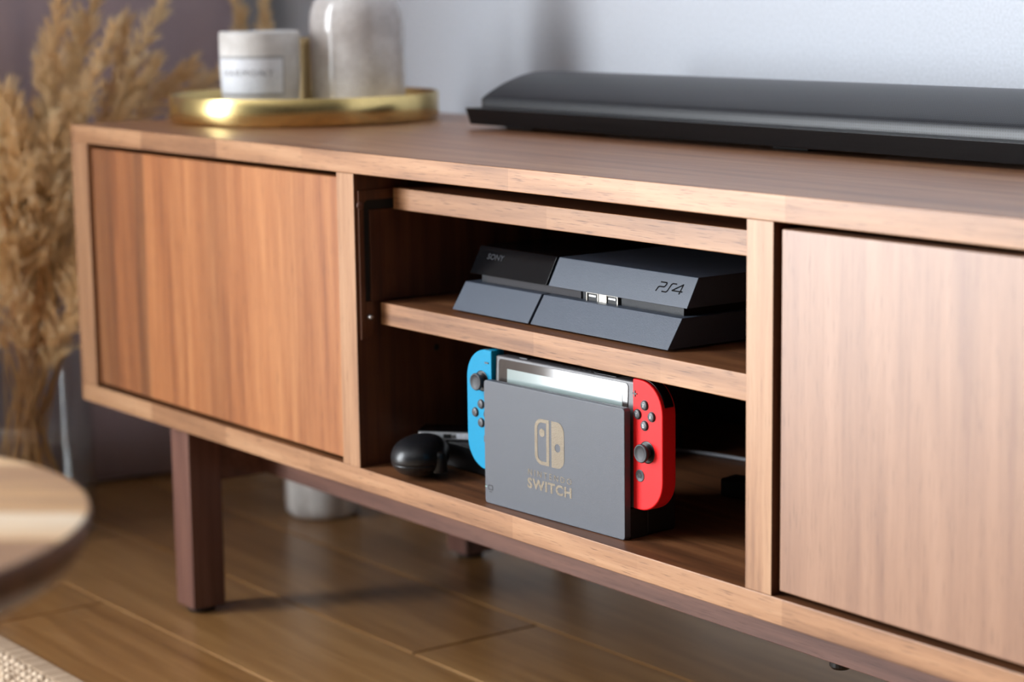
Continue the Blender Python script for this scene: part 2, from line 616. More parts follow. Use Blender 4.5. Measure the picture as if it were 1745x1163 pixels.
# floor planks: each its own board, grooves between them
PW, GAP = 0.154, 0.0012
row0 = -0.041 - 0.154 * 26
shared = {}
rows = []
for k in range(32):
    y0 = row0 + PW * k
    if y0 + PW < Y0 or y0 > Y1:
        continue
    ya, yb = max(y0, Y0), min(y0 + PW, Y1)
    off = {26: 0.94, 27: 0.476, 25: 0.12, 28: 1.13, 29: 0.30}.get(k, (k * 0.53) % 1.38)
    xs = []
    x = off - 1.38 * 4
    while x < X1:
        xs.append(x)
        x += 1.38
    for x in xs:
        xa, xb = max(x, X0), min(x + 1.38, X1)
        if xb - xa < 0.02:
            continue
        key = (round(xb - xa, 4), round(yb - ya, 4))
        if key not in shared:
            o = MB().box(0, key[0] - GAP, 0, key[1] - GAP, -.012, 0).build('plank', M['floor_wood'], fl, org=(0, 0, 0))
            bm = bmesh.new()
            bm.from_mesh(o.data)
            bmesh.ops.bevel(bm, geom=[e for e in bm.edges if all(v.co.z > -1e-5 for v in e.verts)], offset=0.0016, segments=1, affect='EDGES')
            bm.to_mesh(o.data)
            bm.free()
            shared[key] = o
        else:
            o = shared[key].copy()
            COL.objects.link(o)
        o.location = (xa + GAP / 2, ya + GAP / 2, 0)

# ------------------------------------------------------------------ the low media cabinet
W_, H_, D_ = 1.642, 0.50, 0.40
B_, TT, TB = 0.1975, 0.0187, 0.0197
xa1, xa2, xb1, xb2 = 0.540, 0.568, 1.0749, 1.1019
SP = 0.0376
cab = thing('tv_bench', 'long low walnut cabinet on square legs with two flat doors and an open middle', 'cabinet', (W_ / 2, D_ / 2, 0))
ZB, ZT = B_ + TB, H_ - TT
EW = [M['top_wood'], M['edge_wood']]
MB().box(0, W_, 0, D_, ZT, H_, 1).build('top_panel', EW, cab, bevel=.0008)
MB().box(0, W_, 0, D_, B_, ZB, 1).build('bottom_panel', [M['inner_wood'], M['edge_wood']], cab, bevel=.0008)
for (x0, x1) in ((0, SP), (W_ - SP, W_)):
    MB().box(x0, x1, 0, D_, ZB, ZT).build('side_panel', M['post_wood'], cab, bevel=.0008)
for (x0, x1) in ((xa1, xa2), (xb1, xb2)):
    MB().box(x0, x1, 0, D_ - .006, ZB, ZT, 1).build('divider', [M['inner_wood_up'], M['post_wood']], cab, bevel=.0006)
MB().box(SP, W_ - SP, D_ - .006, D_ - .001, ZB, ZT).build('back_panel', plain('dark_back_board', lin(40, 28, 22), 0.7), cab)  # near-black board colour stands in for shade at the back
MB().box(SP + .0045, xa1 - .0025, .0035, .0215, ZB + .004, ZT - .005).build('door', M['door_wood'], cab, bevel=.001)
MB().box(xb2 + .0045, W_ - SP - .0035, .0035, .0215, ZB + .004, ZT - .005).build('door', M['door_wood_pale'], cab, bevel=.001)
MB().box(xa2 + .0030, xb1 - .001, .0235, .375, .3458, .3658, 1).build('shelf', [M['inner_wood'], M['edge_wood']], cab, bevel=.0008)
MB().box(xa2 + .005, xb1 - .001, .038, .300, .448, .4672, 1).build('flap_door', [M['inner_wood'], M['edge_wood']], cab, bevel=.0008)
# flap guide on the inner face of the left divider: raised boards leave an L-shaped channel
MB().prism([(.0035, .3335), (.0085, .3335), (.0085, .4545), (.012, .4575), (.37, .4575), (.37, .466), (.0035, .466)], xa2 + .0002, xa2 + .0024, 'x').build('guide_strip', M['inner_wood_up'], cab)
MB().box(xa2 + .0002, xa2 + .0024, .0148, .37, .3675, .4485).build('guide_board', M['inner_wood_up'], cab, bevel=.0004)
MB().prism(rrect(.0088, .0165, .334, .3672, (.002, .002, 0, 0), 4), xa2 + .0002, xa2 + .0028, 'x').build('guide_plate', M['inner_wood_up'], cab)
MB().lathe([(0, .0048), (.0017, .0045), (.0022, .003), (.0022, 0)], (xa2 + .0026, .0118, .3535), 16, 'x').build('shelf_pin', M['steel'], cab, smooth=True)
MB().lathe([(0, .0012), (.0028, .001), (.0036, 0), (.0036, -.0002)], (xa2 + .0024, .0052, .453), 20, 'x').build('screw_cap', M['leg_wood'], cab, smooth=True)
MB().lathe([(0, .0006), (.0025, .0005), (.003, 0)], (xa2 + .0004, .085, .318), 16, 'x').build('peg_hole', M['hole'], cab)
MB().prism([(.0087, .3674), (.0146, .3674), (.0146, .4487), (.37, .4487), (.37, .4573), (.0121, .4573), (.0087, .4543)], xa2 + .0002, xa2 + .0008, 'x').build('guide_track', M['black_soft'], cab)  # black strip added to paint the shade inside the channel
# underframe
LX, LW = 0.1895, 0.0377
for lx in (LX, W_ - LX - LW):
    for ly in (.0081, D_ - .0081 - LW):
        lg = MB().box(lx, lx + LW, ly, ly + LW, .006, B_).build('leg', M['leg_wood'], cab, bevel=.0015)
        kidof(lg)
        MB().lathe([(0, .0), (.0135, .0), (.0145, .002), (.0145, .0065), (0, .0065)], (lx + LW / 2, ly + LW / 2, 0.0002), 24).build('foot_pad', M['black_soft'], lg)
    MB().box(lx + .009, lx + .0285, .0081 + LW, D_ - .0081 - LW, .137, B_).build('side_rail', M['rail_wood'], cab, bevel=.001)
MB().box(LX + .0285, W_ - LX - .0285, .098, .118, .1393, B_).build('long_rail', M['rail_wood'], cab, bevel=.001)
MB().box(LX + .0285, W_ - LX - .0285, D_ - .118, D_ - .098, .1393, B_).build('long_rail', M['rail_wood'], cab, bevel=.001)
MB().lathe([(0, -.006), (.007, -.006), (.0085, -.004), (.0085, 0), (0, 0)], (1.063, .1085, .1393), 20).build('levelling_knob', M['black'], cab)

# ------------------------------------------------------------------ soundbar
BX0, BX1, BY = 0.384, 1.262, 0.2515
sb = thing('soundbar', 'long flat black soundbar with a perforated curved grille on top of cabinet', 'speaker', ((BX0 + BX1) / 2, BY + .07, H_))
MB().prism([(BY + .006, H_ + .0045), (BY + .135, H_ + .0045), (BY + .137, H_ + .0215), (BY, H_ + .0215)], BX0, BX1, 'x').build('base', M['bar_base'], sb, bevel=.0008)
for x in (BX0 + .05, (BX0 + BX1) / 2, BX1 - .05):
    MB().box(x - .022, x + .022, BY + .030, BY + .125, H_ + .0002, H_ + .0044).build('foot', M['black_soft'], sb, bevel=.001)
prof = [(BY + .0200, H_ + .0216), (BY + .0196, H_ + .0300)]
for i in range(1, 19):
    t = i / 18
    prof.append((BY + .0196 + .112 * t, H_ + .0300 + .0275 * math.sin(math.pi * (t ** .9) * .62) - .004 * t * t))
prof += [(BY + .134, H_ + .045), (BY + .134, H_ + .0216)]
gm = MB()
nseg = 40
GX0, GX1 = BX0 + .003, BX1 - .003
s_len = [0]
for p0, p1 in zip(prof, prof[1:]):
    s_len.append(s_len[-1] + math.dist(p0, p1))
vs = [(GX0 + (GX1 - GX0) * i / nseg, y, z) for i in range(nseg + 1) for (y, z) in prof]
npf = len(prof)
gm.add(vs, [(i * npf + j, (i + 1) * npf + j, (i + 1) * npf + j + 1, i * npf + j + 1) for i in range(nseg) for j in range(npf - 1)])
g = gm.build('grille', M['grille'], sb, smooth=True, clean=False)
uvl = g.data.uv_layers.new(name='UVMap')
for lp in g.data.loops:
    vi = lp.vertex_index
    uvl.data[lp.index].uv = (GX0 + (GX1 - GX0) * (vi // npf) / nseg, s_len[vi % npf])
for x0, x1 in ((GX0 - .0015, GX0 + .002), (GX1 - .002, GX1 + .0015)):
    MB().prism([(y, z - .0003) for y, z in prof], x0, x1, 'x').build('end_cap', M['black'], sb)

# ------------------------------------------------------------------ brass tray and what stands on it
TCX, TCY, TR = 0.1237, 0.2206, 0.147
MB_t = MB().lathe([(0, .0022), (TR - .006, .0022), (TR - .003, .004), (TR - .0018, .008), (TR - .0018, .0285), (TR - .0009, .0295), (TR, .0285), (TR, .005), (TR - .0025, .0008), (TR - .008, 0.0002), (0, 0.0002)], (TCX, TCY, H_ + .0002), 128)
tray = tag(MB_t.build('tray', M['brass'], None, org=(TCX, TCY, H_), smooth=True), 'round brushed brass tray with a low rim on the left of cabinet', 'tray')
ed = tray.modifiers.new('es', 'EDGE_SPLIT')
ed.split_angle = math.radians(50)
TZ = H_ + .0026

CX, CY, CR = 0.1123, 0.1731, 0.0436
cup = thing('candle_cup', 'pale concrete candle cup with a white framed label, standing on brass tray', 'candle', (CX, CY, TZ))
cz = TZ


def cupr(z):
    h = (z - cz) / .0945
    return CR * (0.90 + 0.10 * min(1, (h / .55)) ** 0.6) if h > .04 else CR * .90


pr = [(0, cz), (CR * .80, cz), (CR * .865, cz + .002)] + [(cupr(cz + .0945 * t), cz + .0945 * t) for t in (.06, .12, .2, .3, .4, .55, .7, .85, .97)]
pr += [(CR - .0008, cz + .0945), (CR - .003, cz + .0948), (CR - .0042, cz + .0935), (CR - .005, cz + .06), (0, cz + .058)]
MB().lathe(pr, (CX, CY, 0), 64).build('vessel', M['concrete'], cup, smooth=True)
MB().lathe([(CR - .0055, cz + .0582), (CR - .0055, cz + .066), (CR - .012, cz + .0675), (0, cz + .0672)], (CX, CY, 0), 40).build('wax', plain('cream_wax', lin(232, 224, 210), 0.45), cup, smooth=True)
MB().tube([(CX, CY, cz + .067), (CX + .001, CY, cz + .076)], .0009, 8).build('wick', M['black_soft'], cup)
# label: camera side is at azimuth ACAM on the cup
ACAM = math.atan2(CAM.y - CY, CAM.x - CX)


def on_cup(s, z, r):
    """s = arc metres to the right as seen from in front"""
    t = ACAM - math.radians(20) + s / CR
    rr = cupr(z) + r
    return (CX + rr * math.cos(t), CY + rr * math.sin(t), z)


def patch(s0, s1, z0, z1, r, ns=24, nz=8):
    m = MB()
    vs = [on_cup(s0 + (s1 - s0) * i / ns, z0 + (z1 - z0) * j / nz, r) for i in range(ns + 1) for j in range(nz + 1)]
    m.add(vs, [(i * (nz + 1) + j, (i + 1) * (nz + 1) + j, (i + 1) * (nz + 1) + j + 1, i * (nz + 1) + j + 1) for i in range(ns) for j in range(nz)])
    return m


LZ0, LZ1 = cz + .0295, cz + .066
fr = patch(-.043, .0425, LZ0 - .003, LZ1 + .003, .0003).build('label_frame', plain('grey_recess', lin(168, 168, 170), 0.6), cup, smooth=True)
lb = kidof(patch(-.0405, .040, LZ0, LZ1, .0006).build('label_card', M['white_label'], cup, smooth=True))


def cup_text(s, s0, s1, z0, z1, **kw):
    v, f = text_shape(s, s0, s1, z0, z1, **kw)
    m = MB()
    m.add([on_cup(a_, b_, .0010) for a_, b_ in v], f)
    m.build('lettering', M['print_soft'], lb)


cup_text('HARMONY', -.029, .029, cz + .0475, cz + .0545, spacing=1.25)

VX, VY, VR = 0.1497, 0.2743, 0.052
vp = [(0, 0), (VR * .78, 0), (VR * .90, .004), (VR * .965, .012), (VR, .030), (VR, .070), (VR, .100), (VR * .985, .112), (VR * .93, .122), (VR * .83, .131), (VR * .66, .139), (VR * .46, .146), (VR * .36, .156), (VR * .36, .178), (VR * .42, .184), (VR * .36, .186), (VR * .28, .180), (VR * .28, .152), (VR * .6, .132), (VR * .85, .10), (VR * .85, .01), (0, .008)]
tag(MB().lathe([(r, z + TZ) for r, z in vp], (VX, VY, 0), 64).build('ceramic_vase', M['glaze'], None, org=(VX, VY, TZ), smooth=True), 'glossy white speckled ceramic vase standing on brass tray', 'vase')
RX, RY = 0.0547, 0.2642
tag(MB().lathe([(0, TZ), (.020, TZ), (.021, TZ + .003), (.012, TZ + .006), (.0105, TZ + .012), (.0105, TZ + .074), (.012, TZ + .078), (.012, TZ + .084), (.008, TZ + .085), (.008, TZ + .080), (0, TZ + .080)], (RX, RY, 0), 40).build('candlestick', plain('aged_brass', lin(168, 146, 108), 0.5, metal=0.7), None, org=(RX, RY, TZ), smooth=True), 'slim brass candlestick half hidden between the cup and white vase', 'candlestick')

# ------------------------------------------------------------------ the black games console on the shelf
SZ = .3660
PX0, PX1 = .659, .944
pc = thing('game_console', 'slanted two-slab black games console on the shelf of open compartment', 'games console', ((PX0 + PX1) / 2, .20, SZ))
SPX = .769
LB, LT = (.0400, SZ + .0015), (.0548, SZ + .0247)
UB, UT = (.0592, SZ + .0315), (.0713, SZ + .0545)
DB = .315


def slab(x0, x1, a, b, name, mat, parent=pc):
    return MB().prism([a, (a[0] + DB, a[1]), (b[0] + DB, b[1]), b], x0, x1, 'x').build(name, mat, parent, bevel=.0006)


slab(PX0, SPX - .0015, LB, LT, 'lower_slab', M['black_matte'])
slab(SPX + .0015, PX1, LB, LT, 'lower_slab', M['black_matte'])
slab(PX0, SPX - .0015, UB, UT, 'glossy_cover', M['black_gloss'])['label'] = 'glossy black cover at left'
us = kidof(slab(SPX + .0015, PX1, UB, UT, 'upper_slab', M['black_matte']))
core = kidof(MB().box(PX0 + .012, PX1 - .008, .0635, .36, SZ + .022, SZ + .034).build('recessed_band', M['dust'], pc, bevel=.0005))
MB().box(SPX - .0014, SPX + .0014, UB[0] + .019, UB[0] + .25, SZ + .003, SZ + .052).build('light_bar', M['black_gloss'], pc)
ds = MB().box(.680, .8105, .0622, .0634, SZ + .0250, SZ + .0312).build('disc_slot', M['card'], core)
for x in (.8188, .8437):
    w, z0, z1 = .0150, SZ + .0235, SZ + .0318
    u = MB()
    u.box(x, x + w, .0610, .064, z1 - .0008, z1).box(x, x + w, .0610, .064, z0, z0 + .0008)
    u.box(x, x + .0009, .0610, .064, z0 + .0008, z1 - .0008).box(x + w - .0009, x + w, .0610, .064, z0 + .0008, z1 - .0008)
    ub = kidof(u.build('usb_port', M['usb'], pc, clean=False))
    MB().box(x + .0009, x + w - .0009, .0620, .0634, z0 + .0008, z1 - .0008).build('port_hole', M['hole'], ub)
    MB().box(x + .003, x + w - .003, .0613, .0619, z0 + .0046, z0 + .0060).build('port_tongue', M['steel'], ub)
MB().box(.8338 + .0004, .8437 - .0004, .0616, .0634, SZ + .0235, SZ + .0318).build('port_bridge', M['usb'], pc)
for x in (PX0 + .02, PX1 - .05):
    for y in (.06, .30):
        MB().lathe([(0, SZ + .0001), (.008, SZ + .0001), (.008, SZ + .0014), (0, SZ + .0014)], (x + .015, y, 0), 16).build('foot', M['black_soft'], pc)


def on_face(x, t, off):
    """point on the upper slanted face: t 0 at its lower edge, 1 at its upper"""
    dy, dz = UT[0] - UB[0], UT[1] - UB[1]
    L = math.hypot(dy, dz)
    return (x, UB[0] + dy * t - off * dz / L, UB[1] + dz * t + off * dy / L)


v, f = text_shape('SONY', .6755, .6990, .56, .76, bold=.015)
m = MB()
m.add([on_face(x, t, .00025) for x, t in v], f)
gc = [o for o in pc.children if o.name.startswith('glossy_cover')][0]
m.build('brand_lettering', M['print_dim'], kidof(gc))


def stroke(m, pts, w):
    for (x0, t0), (x1, t1) in zip(pts, pts[1:]):
        k = (UT[1] - UB[1]) * 1.12
        dx, dt = x1 - x0, (t1 - t0) * k
        L = math.hypot(dx, dt)
        nx, nt = -dt / L * w / 2, dx / L * w / 2 / k
        ex, et = dx / L * w * .3, dt / L * w * .3 / k
        m.add([on_face(x0 - nx - ex, t0 - nt - et, .0003), on_face(x1 - nx + ex, t1 - nt + et, .0003), on_face(x1 + nx + ex, t1 + nt + et, .0003), on_face(x0 + nx - ex, t0 + nt - et, .0003)], [(0, 1, 2, 3)])


m = MB()
bx, s_ = .9035, .0107
stroke(m, [(bx + .001, .70), (bx + .0075, .70), (bx + .0082, .66), (bx + .0070, .58), (bx + .0060, .555), (bx + .0012, .555), (bx - .0002, .53), (bx - .0016, .41)], .0010)
stroke(m, [(bx + .0192, .70), (bx + .0150, .70), (bx + .0136, .66), (bx + .0116, .45), (bx + .0104, .41), (bx + .0056, .41)], .0010)
stroke(m, [(bx + .0258, .41), (bx + .0272, .71), (bx + .0166, .485), (bx + .0285, .485)], .0010)
m.build('console_emblem', M['black_gloss'], us)

# ------------------------------------------------------------------ dock, tablet console and its two controllers
DX, DY, DYAW, DZ = .7461, .0097, .0477, ZB + .0002
dk = thing('console_dock', 'dark grey upright charging dock with metallic joystick emblem on its front', 'dock', (DX, DY, DZ), DYAW, local=True)
fp = kidof(MB().prism(rrect(0, .173, 0, .104, (.003, .003, .003, .003), 5), 0, .0065).build('front_panel', M['dock'], dk, bevel=.0007))
MB().prism(rrect(.0005, .1725, 0, .104, (.003, .003, .003, .003), 5), .0245, .054).build('rear_housing', M['dock_side'], dk, bevel=.0008)
MB().box(.0006, .1724, .0066, .0244, 0.0002, .0238).build('slot_floor', M['dock_side'], dk)


def print_on(parent, polys, y, mat, name, lift=.0002):
    v, f = flat_shape(polys)
    m = MB()
    m.add([(a_, y - lift, b_) for a_, b_ in v], f)
    return m.build(name, mat, parent, clean=False)


em = print_on(fp, [rrect(.0654, .0834, .0440, .0817, (.0085, 0, 0, .0085)), rrect(.0689, .0800, .0470, .0787, (.0055, 0, 0, .0055))[::-1]], 0, M['print'], 'joystick_emblem')
print_on(fp, [circ(.0746, .0704, .0034)], 0, M['print'], 'emblem_dot')
print_on(fp, [rrect(.0863, .1018, .0440, .0817, (0, .0085, .0085, 0)), circ(.0938, .0607, .0034)[::-1]], 0, M['print'], 'joystick_emblem')
for txt, x0, x1, z0, z1, bo, sp in (('NINTENDO', .0566, .1104, .0332, .0383, 0.0, 1.55), ('SWITCH', .0557, .1104, .0222, .0310, 0.035, 1.12)):
    v, f = text_shape(txt, x0, x1, z0, z1, bold=bo, spacing=sp)
    m = MB()
    m.add([(a_, -.0002, b_) for a_, b_ in v], f)
    m.build('lettering', M['print'], fp, clean=False)
print_on(fp, [rrect(.0045, .0105, .0118, .0160, (.0004,) * 4, 2), rrect(.0052, .0098, .0125, .0153, (.0002,) * 4, 2)[::-1]], 0, M['black'], 'screen_symbol')
print_on(fp, [[(.0058, .0100), (.0092, .0100), (.0092, .0106), (.0058, .0106)]], 0, M['black'], 'screen_symbol')
print_on(fp, [[(.0004, .0136), (.0026, .0136), (.0026, .0143), (.0004, .0143)]], 0, M['led'], 'indicator_light')

ty0, ty1 = .0090, .0222
tb = thing('tablet_console', 'grey handheld console with a reflecting dark screen standing in the dock', 'games console', (DX, DY, DZ), DYAW, local=True)
tb.rotation_euler = (math.radians(-1.7), 0, DYAW)
zb_, zt_ = .0242, .1236
MB().prism([(.0003, zb_), (.1727, zb_), (.1727, zt_), (.0003, zt_)], ty0, ty1).build('body', M['tablet'], tb, bevel=.0016, seg=3)
sg = kidof(MB().prism(rrect(.0056, .1640, .030, .1212, (.003,) * 4, 4), ty0 - .0006, ty0 - .00005).build('screen_glass', M['glassy'], tb))
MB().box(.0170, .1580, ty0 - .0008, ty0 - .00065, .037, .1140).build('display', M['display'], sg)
for i in range(8):
    MB().box(.078 + i * .0065, .081 + i * .0065, ty0 + .006, ty0 + .0075, zt_ - .0006, zt_ + .0002).build('vent_slit', M['hole'], tb)
MB().box(.026, .036, ty0 + .0045, ty0 + .0085, zt_ - .0004, zt_ + .0008).build('volume_button', M['button'], tb, bevel=.0003)
MB().box(.120, .146, ty0 + .0035, ty0 + .0095, zt_ - .0004, zt_ + .0004).build('card_flap', M['black'], tb, bevel=.0002)


def cyl_y(m, cx, cz, prof, n=28):
    """prof of (radius, y)"""
    return m.lathe(prof, (cx, 0, cz), n, 'y')


def controller(name, label, mat, mirror):
    """mirror=False: right-hand one whose straight side is at x=.173"""
    o = thing(name, label, 'controller', (DX, DY, DZ), DYAW, local=True)
    yf = ty0 - .0004
    hw, z0, z1, r = .0335, .0245, .1268, .0255

    def X(d):
        return .1730 + d if not mirror else -.0001 - d
    poly = rrect(0, hw, z0, z1, (.0012, r, r, .0012), 10)
    poly = [(X(a_), b_) for a_, b_ in poly]
    sh = kidof(MB().prism(poly, yf, yf + .0142).build('shell', mat, o, bevel=.0026, seg=4, angle=50))
    # shoulder button follows the outer top corner
    cx, cz = hw - r, z1 - r
    arc = []
    for i in range(15):
        t = math.radians(14 + 74 * i / 14)
        arc.append((cx + (r + .0007) * math.cos(t), cz + (r + .0007) * math.sin(t)))
    arc2 = [(cx + (r - .004) * math.cos(math.radians(14 + 74 * i / 14)), cz + (r - .004) * math.sin(math.radians(14 + 74 * i / 14))) for i in range(14, -1, -1)]
    MB().prism([(X(a_), b_) for a_, b_ in arc + arc2], yf + .0030, yf + .0122).build('shoulder_button', M['black_gloss'], o, bevel=.0006)
    # thumb stick
    sd, sz = (.0160, .0712) if not mirror else (.0132, .1000)
    sx = X(sd)
    stk = MB()
    cyl_y(stk, sx, sz, [(0, yf - .0002), (.0078, yf - .0002), (.0088, yf - .0001), (.0088, yf + .0005)])
    stk.build('stick_well', M['black'], o, smooth=True)
    stk = MB()
    cyl_y(stk, sx, sz, [(.0046, yf - .0003), (.0040, yf - .0030), (.0060, yf - .0045), (.0072, yf - .0050), (.0074, yf - .0062), (.0070, yf - .0071), (.0062, yf - .0073), (.0056, yf - .0067), (.003, yf - .0063), (0, yf - .0062)])
    stk.build('thumb_stick', M['stick'], o, smooth=True)
    # four round buttons
    bd, bz = (.0137, .0996) if not mirror else (.0143, .0723)
    for (ox, oz, ch) in ((0, .0079, 'X'), (-.0079, 0, 'Y'), (.0079, 0, 'A'), (0, -.0079, 'B')):
        x, z = (.173 + bd + ox, bz + oz) if not mirror else (-bd + ox, bz + oz)
        mb = MB()
        cyl_y(mb, x, z, [(.0037, yf + .0004), (.0037, yf - .0010), (.0034, yf - .0014), (.0026, yf - .0016), (0, yf - .0017)])
        bt = kidof(mb.build('face_button', M['button'], o, smooth=True))
        ring = MB()
        cyl_y(ring, x, z, [(.0042, yf + .0001), (.0042, yf - .00008), (.0036, yf - .00008)])
        ring.build('button_ring', M['black'], bt)
        if not mirror:
            v, f = text_shape(ch, x - .0012, x + .0012, z - .0015, z + .0015, bold=.012)
            m = MB()
            m.add([(a_, yf - .00185, b_) for a_, b_ in v], f)
            m.build('letter', M['print_lite'], bt, clean=False)
        else:
            q = {'X': [(0, .0013), (-.0011, -.0007), (.0011, -.0007)], 'B': [(0, -.0013), (-.0011, .0007), (.0011, .0007)], 'Y': [(-.0013, 0), (.0007, .0011), (.0007, -.0011)], 'A': [(.0013, 0), (-.0007, .0011), (-.0007, -.0011)]}[ch]
            m = MB()
            m.add([(x + a_, yf - .00185, z + b_) for a_, b_ in q], [(0, 1, 2)])
            m.build('arrow_mark', M['black'], bt, clean=False)
    if not mirror:
        px, pz, w, L = .1757, .1153, .0010, .0024
        pl = MB()
        pl.prism([(px - w / 2, pz - L), (px + w / 2, pz - L), (px + w / 2, pz - w / 2), (px + L, pz - w / 2), (px + L, pz + w / 2), (px + w / 2, pz + w / 2), (px + w / 2, pz + L), (px - w / 2, pz + L), (px - w / 2, pz + w / 2), (px - L, pz + w / 2), (px - L, pz - w / 2), (px - w / 2, pz - w / 2)], yf - .0006, yf + .0003)
        pl.build('plus_button', M['button'], o)
        hb = MB()
        hx, hz = X(.0082), .0517
        cyl_y(hb, hx, hz, [(.0048, yf + .0003), (.0048, yf - .0003), (.0044, yf - .0005), (.0040, yf - .0003), (0, yf - .0003)])
        hb = kidof(hb.build('home_button', M['button'], o, smooth=True))
        m = MB()
        m.prism([(hx - .0022, hz), (hx, hz + .0022), (hx + .0022, hz), (hx + .0014, hz), (hx + .0014, hz - .0018), (hx - .0014, hz - .0018), (hx - .0014, hz)], yf - .0006, yf - .0004)
        m.build('house_mark', M['black'], hb)
    else:
        MB().box(-.0062 - .0024, -.0062 + .0024, yf - .0006, yf + .0003, .1155, .1167).build('minus_button', M['button'], o)
        MB().box(X(.0080) - .0028, X(.0080) + .0028, yf - .0006, yf + .0003, .0485, .0541).build('capture_button', M['button'], o, bevel=.0004)
    return o


controller('left_controller', 'cyan game controller attached to the left side of docked console', M['blue'], True)
controller('right_controller', 'red game controller attached to the right side of docked console', M['red'], False)

# ------------------------------------------------------------------ small things in the lower compartment
EGX, EGY = .6260, .0275
eg = thing('rounded_case', 'glossy black rounded case with a seam, lying at lower left of open compartment', 'case', (EGX, EGY, ZB), math.radians(-52), local=True)


def egg(z0, z1, s, n=36, k=14):
    m = MB()
    pr_ = []
    a_, b_, c_ = .036, .0245, .0178
    vs, fs = [], []
    zs = [z0 + (z1 - z0) * i / k for i in range(k + 1)]
    for z in zs:
        q = math.sqrt(max(0, 1 - min(1, abs(z / c_)) ** 2.3)) ** 0.9
        for i in range(n):
            t = 2 * math.pi * i / n
            bb = b_ * (1 + .12 * math.cos(t))
            vs.append((a_ * s * q * math.cos(t), bb * s * q * math.sin(t), z + c_ + .0004))
    for j in range(k):
        for i in range(n):
            fs.append((j * n + i, j * n + (i + 1) % n, (j + 1) * n + (i + 1) % n, (j + 1) * n + i))
    fs.append(tuple(range(n))[::-1])
    fs.append(tuple(k * n + i for i in range(n)))
    m.add(vs, fs)
    return m


egg(-.0178, -.0040, 1).build('lower_shell', M['case'], eg, smooth=True)
egg(-.0034, .0178, 1).build('upper_shell', M['case'], eg, smooth=True)
egg(-.0042, -.0032, .985, k=2).build('seam', M['black_soft'], eg)
MB().lathe([(0, .007), (.004, .0062), (.0065, .004), (.0072, 0), (.0072, -.012)], (.014, .0205, .019), 20).build('knob', M['case'], eg, smooth=True)

bxo = thing('set_top_box', 'low black box behind the rounded case with a silver device on it', 'media box', (.70, .16, ZB), local=True)
MB().box(-.120, -.002, -.096, .11, 0.0004, .0240).build('housing', M['black'], bxo, bevel=.002)
for x, y in ((-.11, -.054), (.0, -.054), (-.11, .1), (.0, .1)):
    pass
sv = thing('silver_device', 'thin narrow silver device with a socket in its edge, behind the rounded case', 'media device', (.5955, .0450, ZB + .0243), math.radians(43), local=True)
sb_ = kidof(MB().box(0, .100, 0, .029, .0001, .0078).build('casing', M['silver'], sv, bevel=.0012))
MB().box(-.0004, .1004, -.0004, .0294, .0079, .0086).build('lid', M['black_gloss'], sv, bevel=.0003)
MB().box(.0230, .0300, -.0004, .0004, .0022, .0058).build('socket', M['hole'], sb_)
MB().box(.0350, .060, -.0003, .0004, .0016, .0062).build('edge_label', M['white_label'], sb_)
MB().lathe([(0, -.0006), (.0011, -.0006), (.0013, .0003)], (.0325, 0, .0038), 12, 'y').build('status_button', M['steel'], sb_)

cp = []
for i in range(25):
    t = i / 24
    cp.append((.66 + .36 * t, .235 + .06 * t + .028 * math.sin(3.6 * t + .4), ZB + .0022))
tag(MB().tube(cp, .0018, 8).build('power_cable', M['cable'], smooth=True), 'thin grey cable lying across the back of lower compartment', 'cable')
pg = thing('power_adapter', 'small black power plug in the shadow right of the dock', 'adapter', (.868, .188, ZB), math.radians(12), local=True)
MB().box(-.016, .016, -.011, .011, .0003, .016).build('housing', M['black_soft'], pg, bevel=.002)
MB().tube([(.019, 0, .011), (.03, .004, .008), (.05, .02, .0025), (.085, .06, .0022)], .0020, 8).build('cord', M['black_soft'], pg, smooth=True)

# ------------------------------------------------------------------ white pot behind the cabinet's left end
PTX, PTY, PTR = -.074, .351, .047
tag(MB().lathe([(0, .0004), (PTR * .86, .0004), (PTR * .97, .006), (PTR, .016), (PTR * 1.01, .12), (PTR, .24), (PTR * .97, .245), (PTR * .9, .24), (PTR * .9, .03), (0, .028)], (PTX, PTY, 0), 48).build('floor_pot', M['pot'], None, org=(PTX, PTY, 0), smooth=True), "mottled grey-white round pot on the floor behind cabinet's left legs", 'pot')

# ------------------------------------------------------------------ mauve curtain on the left wall
cm = MB()
nz_, ny_ = 26, 150
ys = [-.16 + .588 * i / ny_ for i in range(ny_ + 1)]


def cur_x(y, z):
    x = -.383 + .009 * math.sin(y * 21 + .5) + .006 * math.sin(y * 47 + 1.3)
    x += .003 * math.sin(y * 16 + z * 2.2) + .005 * (1 - z / 2.3) * math.sin(y * 12 + z * 5.0)
    x -= .012 * math.exp(-((y - .135) / .022) ** 2)
    return x


vs = []
for j in range(nz_ + 1):
    z = .006 + 2.30 * j / nz_
    for y in ys:
        vs.append((cur_x(y, z), y, z))
cm.add(vs, [(j * (ny_ + 1) + i, j * (ny_ + 1) + i + 1, (j + 1) * (ny_ + 1) + i + 1, (j + 1) * (ny_ + 1) + i) for j in range(nz_) for i in range(ny_)])
cu_ = thing('curtain', 'heavy mauve grey curtain hanging to the floor at the left beside white wall', 'curtain', (-.37, .15, 0))
co = cm.build('drape', M['curtain'], cu_, smooth=True, clean=False)
so = co.modifiers.new('solid', 'SOLIDIFY')
so.thickness = .003
MB().tube([(-.372, -2.35, 2.33), (-.372, .47, 2.33)], .010, 16).build('curtain_rod', M['steel'], cu_, smooth=True)
for y in [-.18 + .6 * i / 7 for i in range(8)]:
    MB().lathe([(.012, -.002), (.015, -.002), (.015, .002), (.012, .002), (.012, -.002)], (-.372, y, 2.325), 20, 'y').build('curtain_ring', M['steel'], cu_)

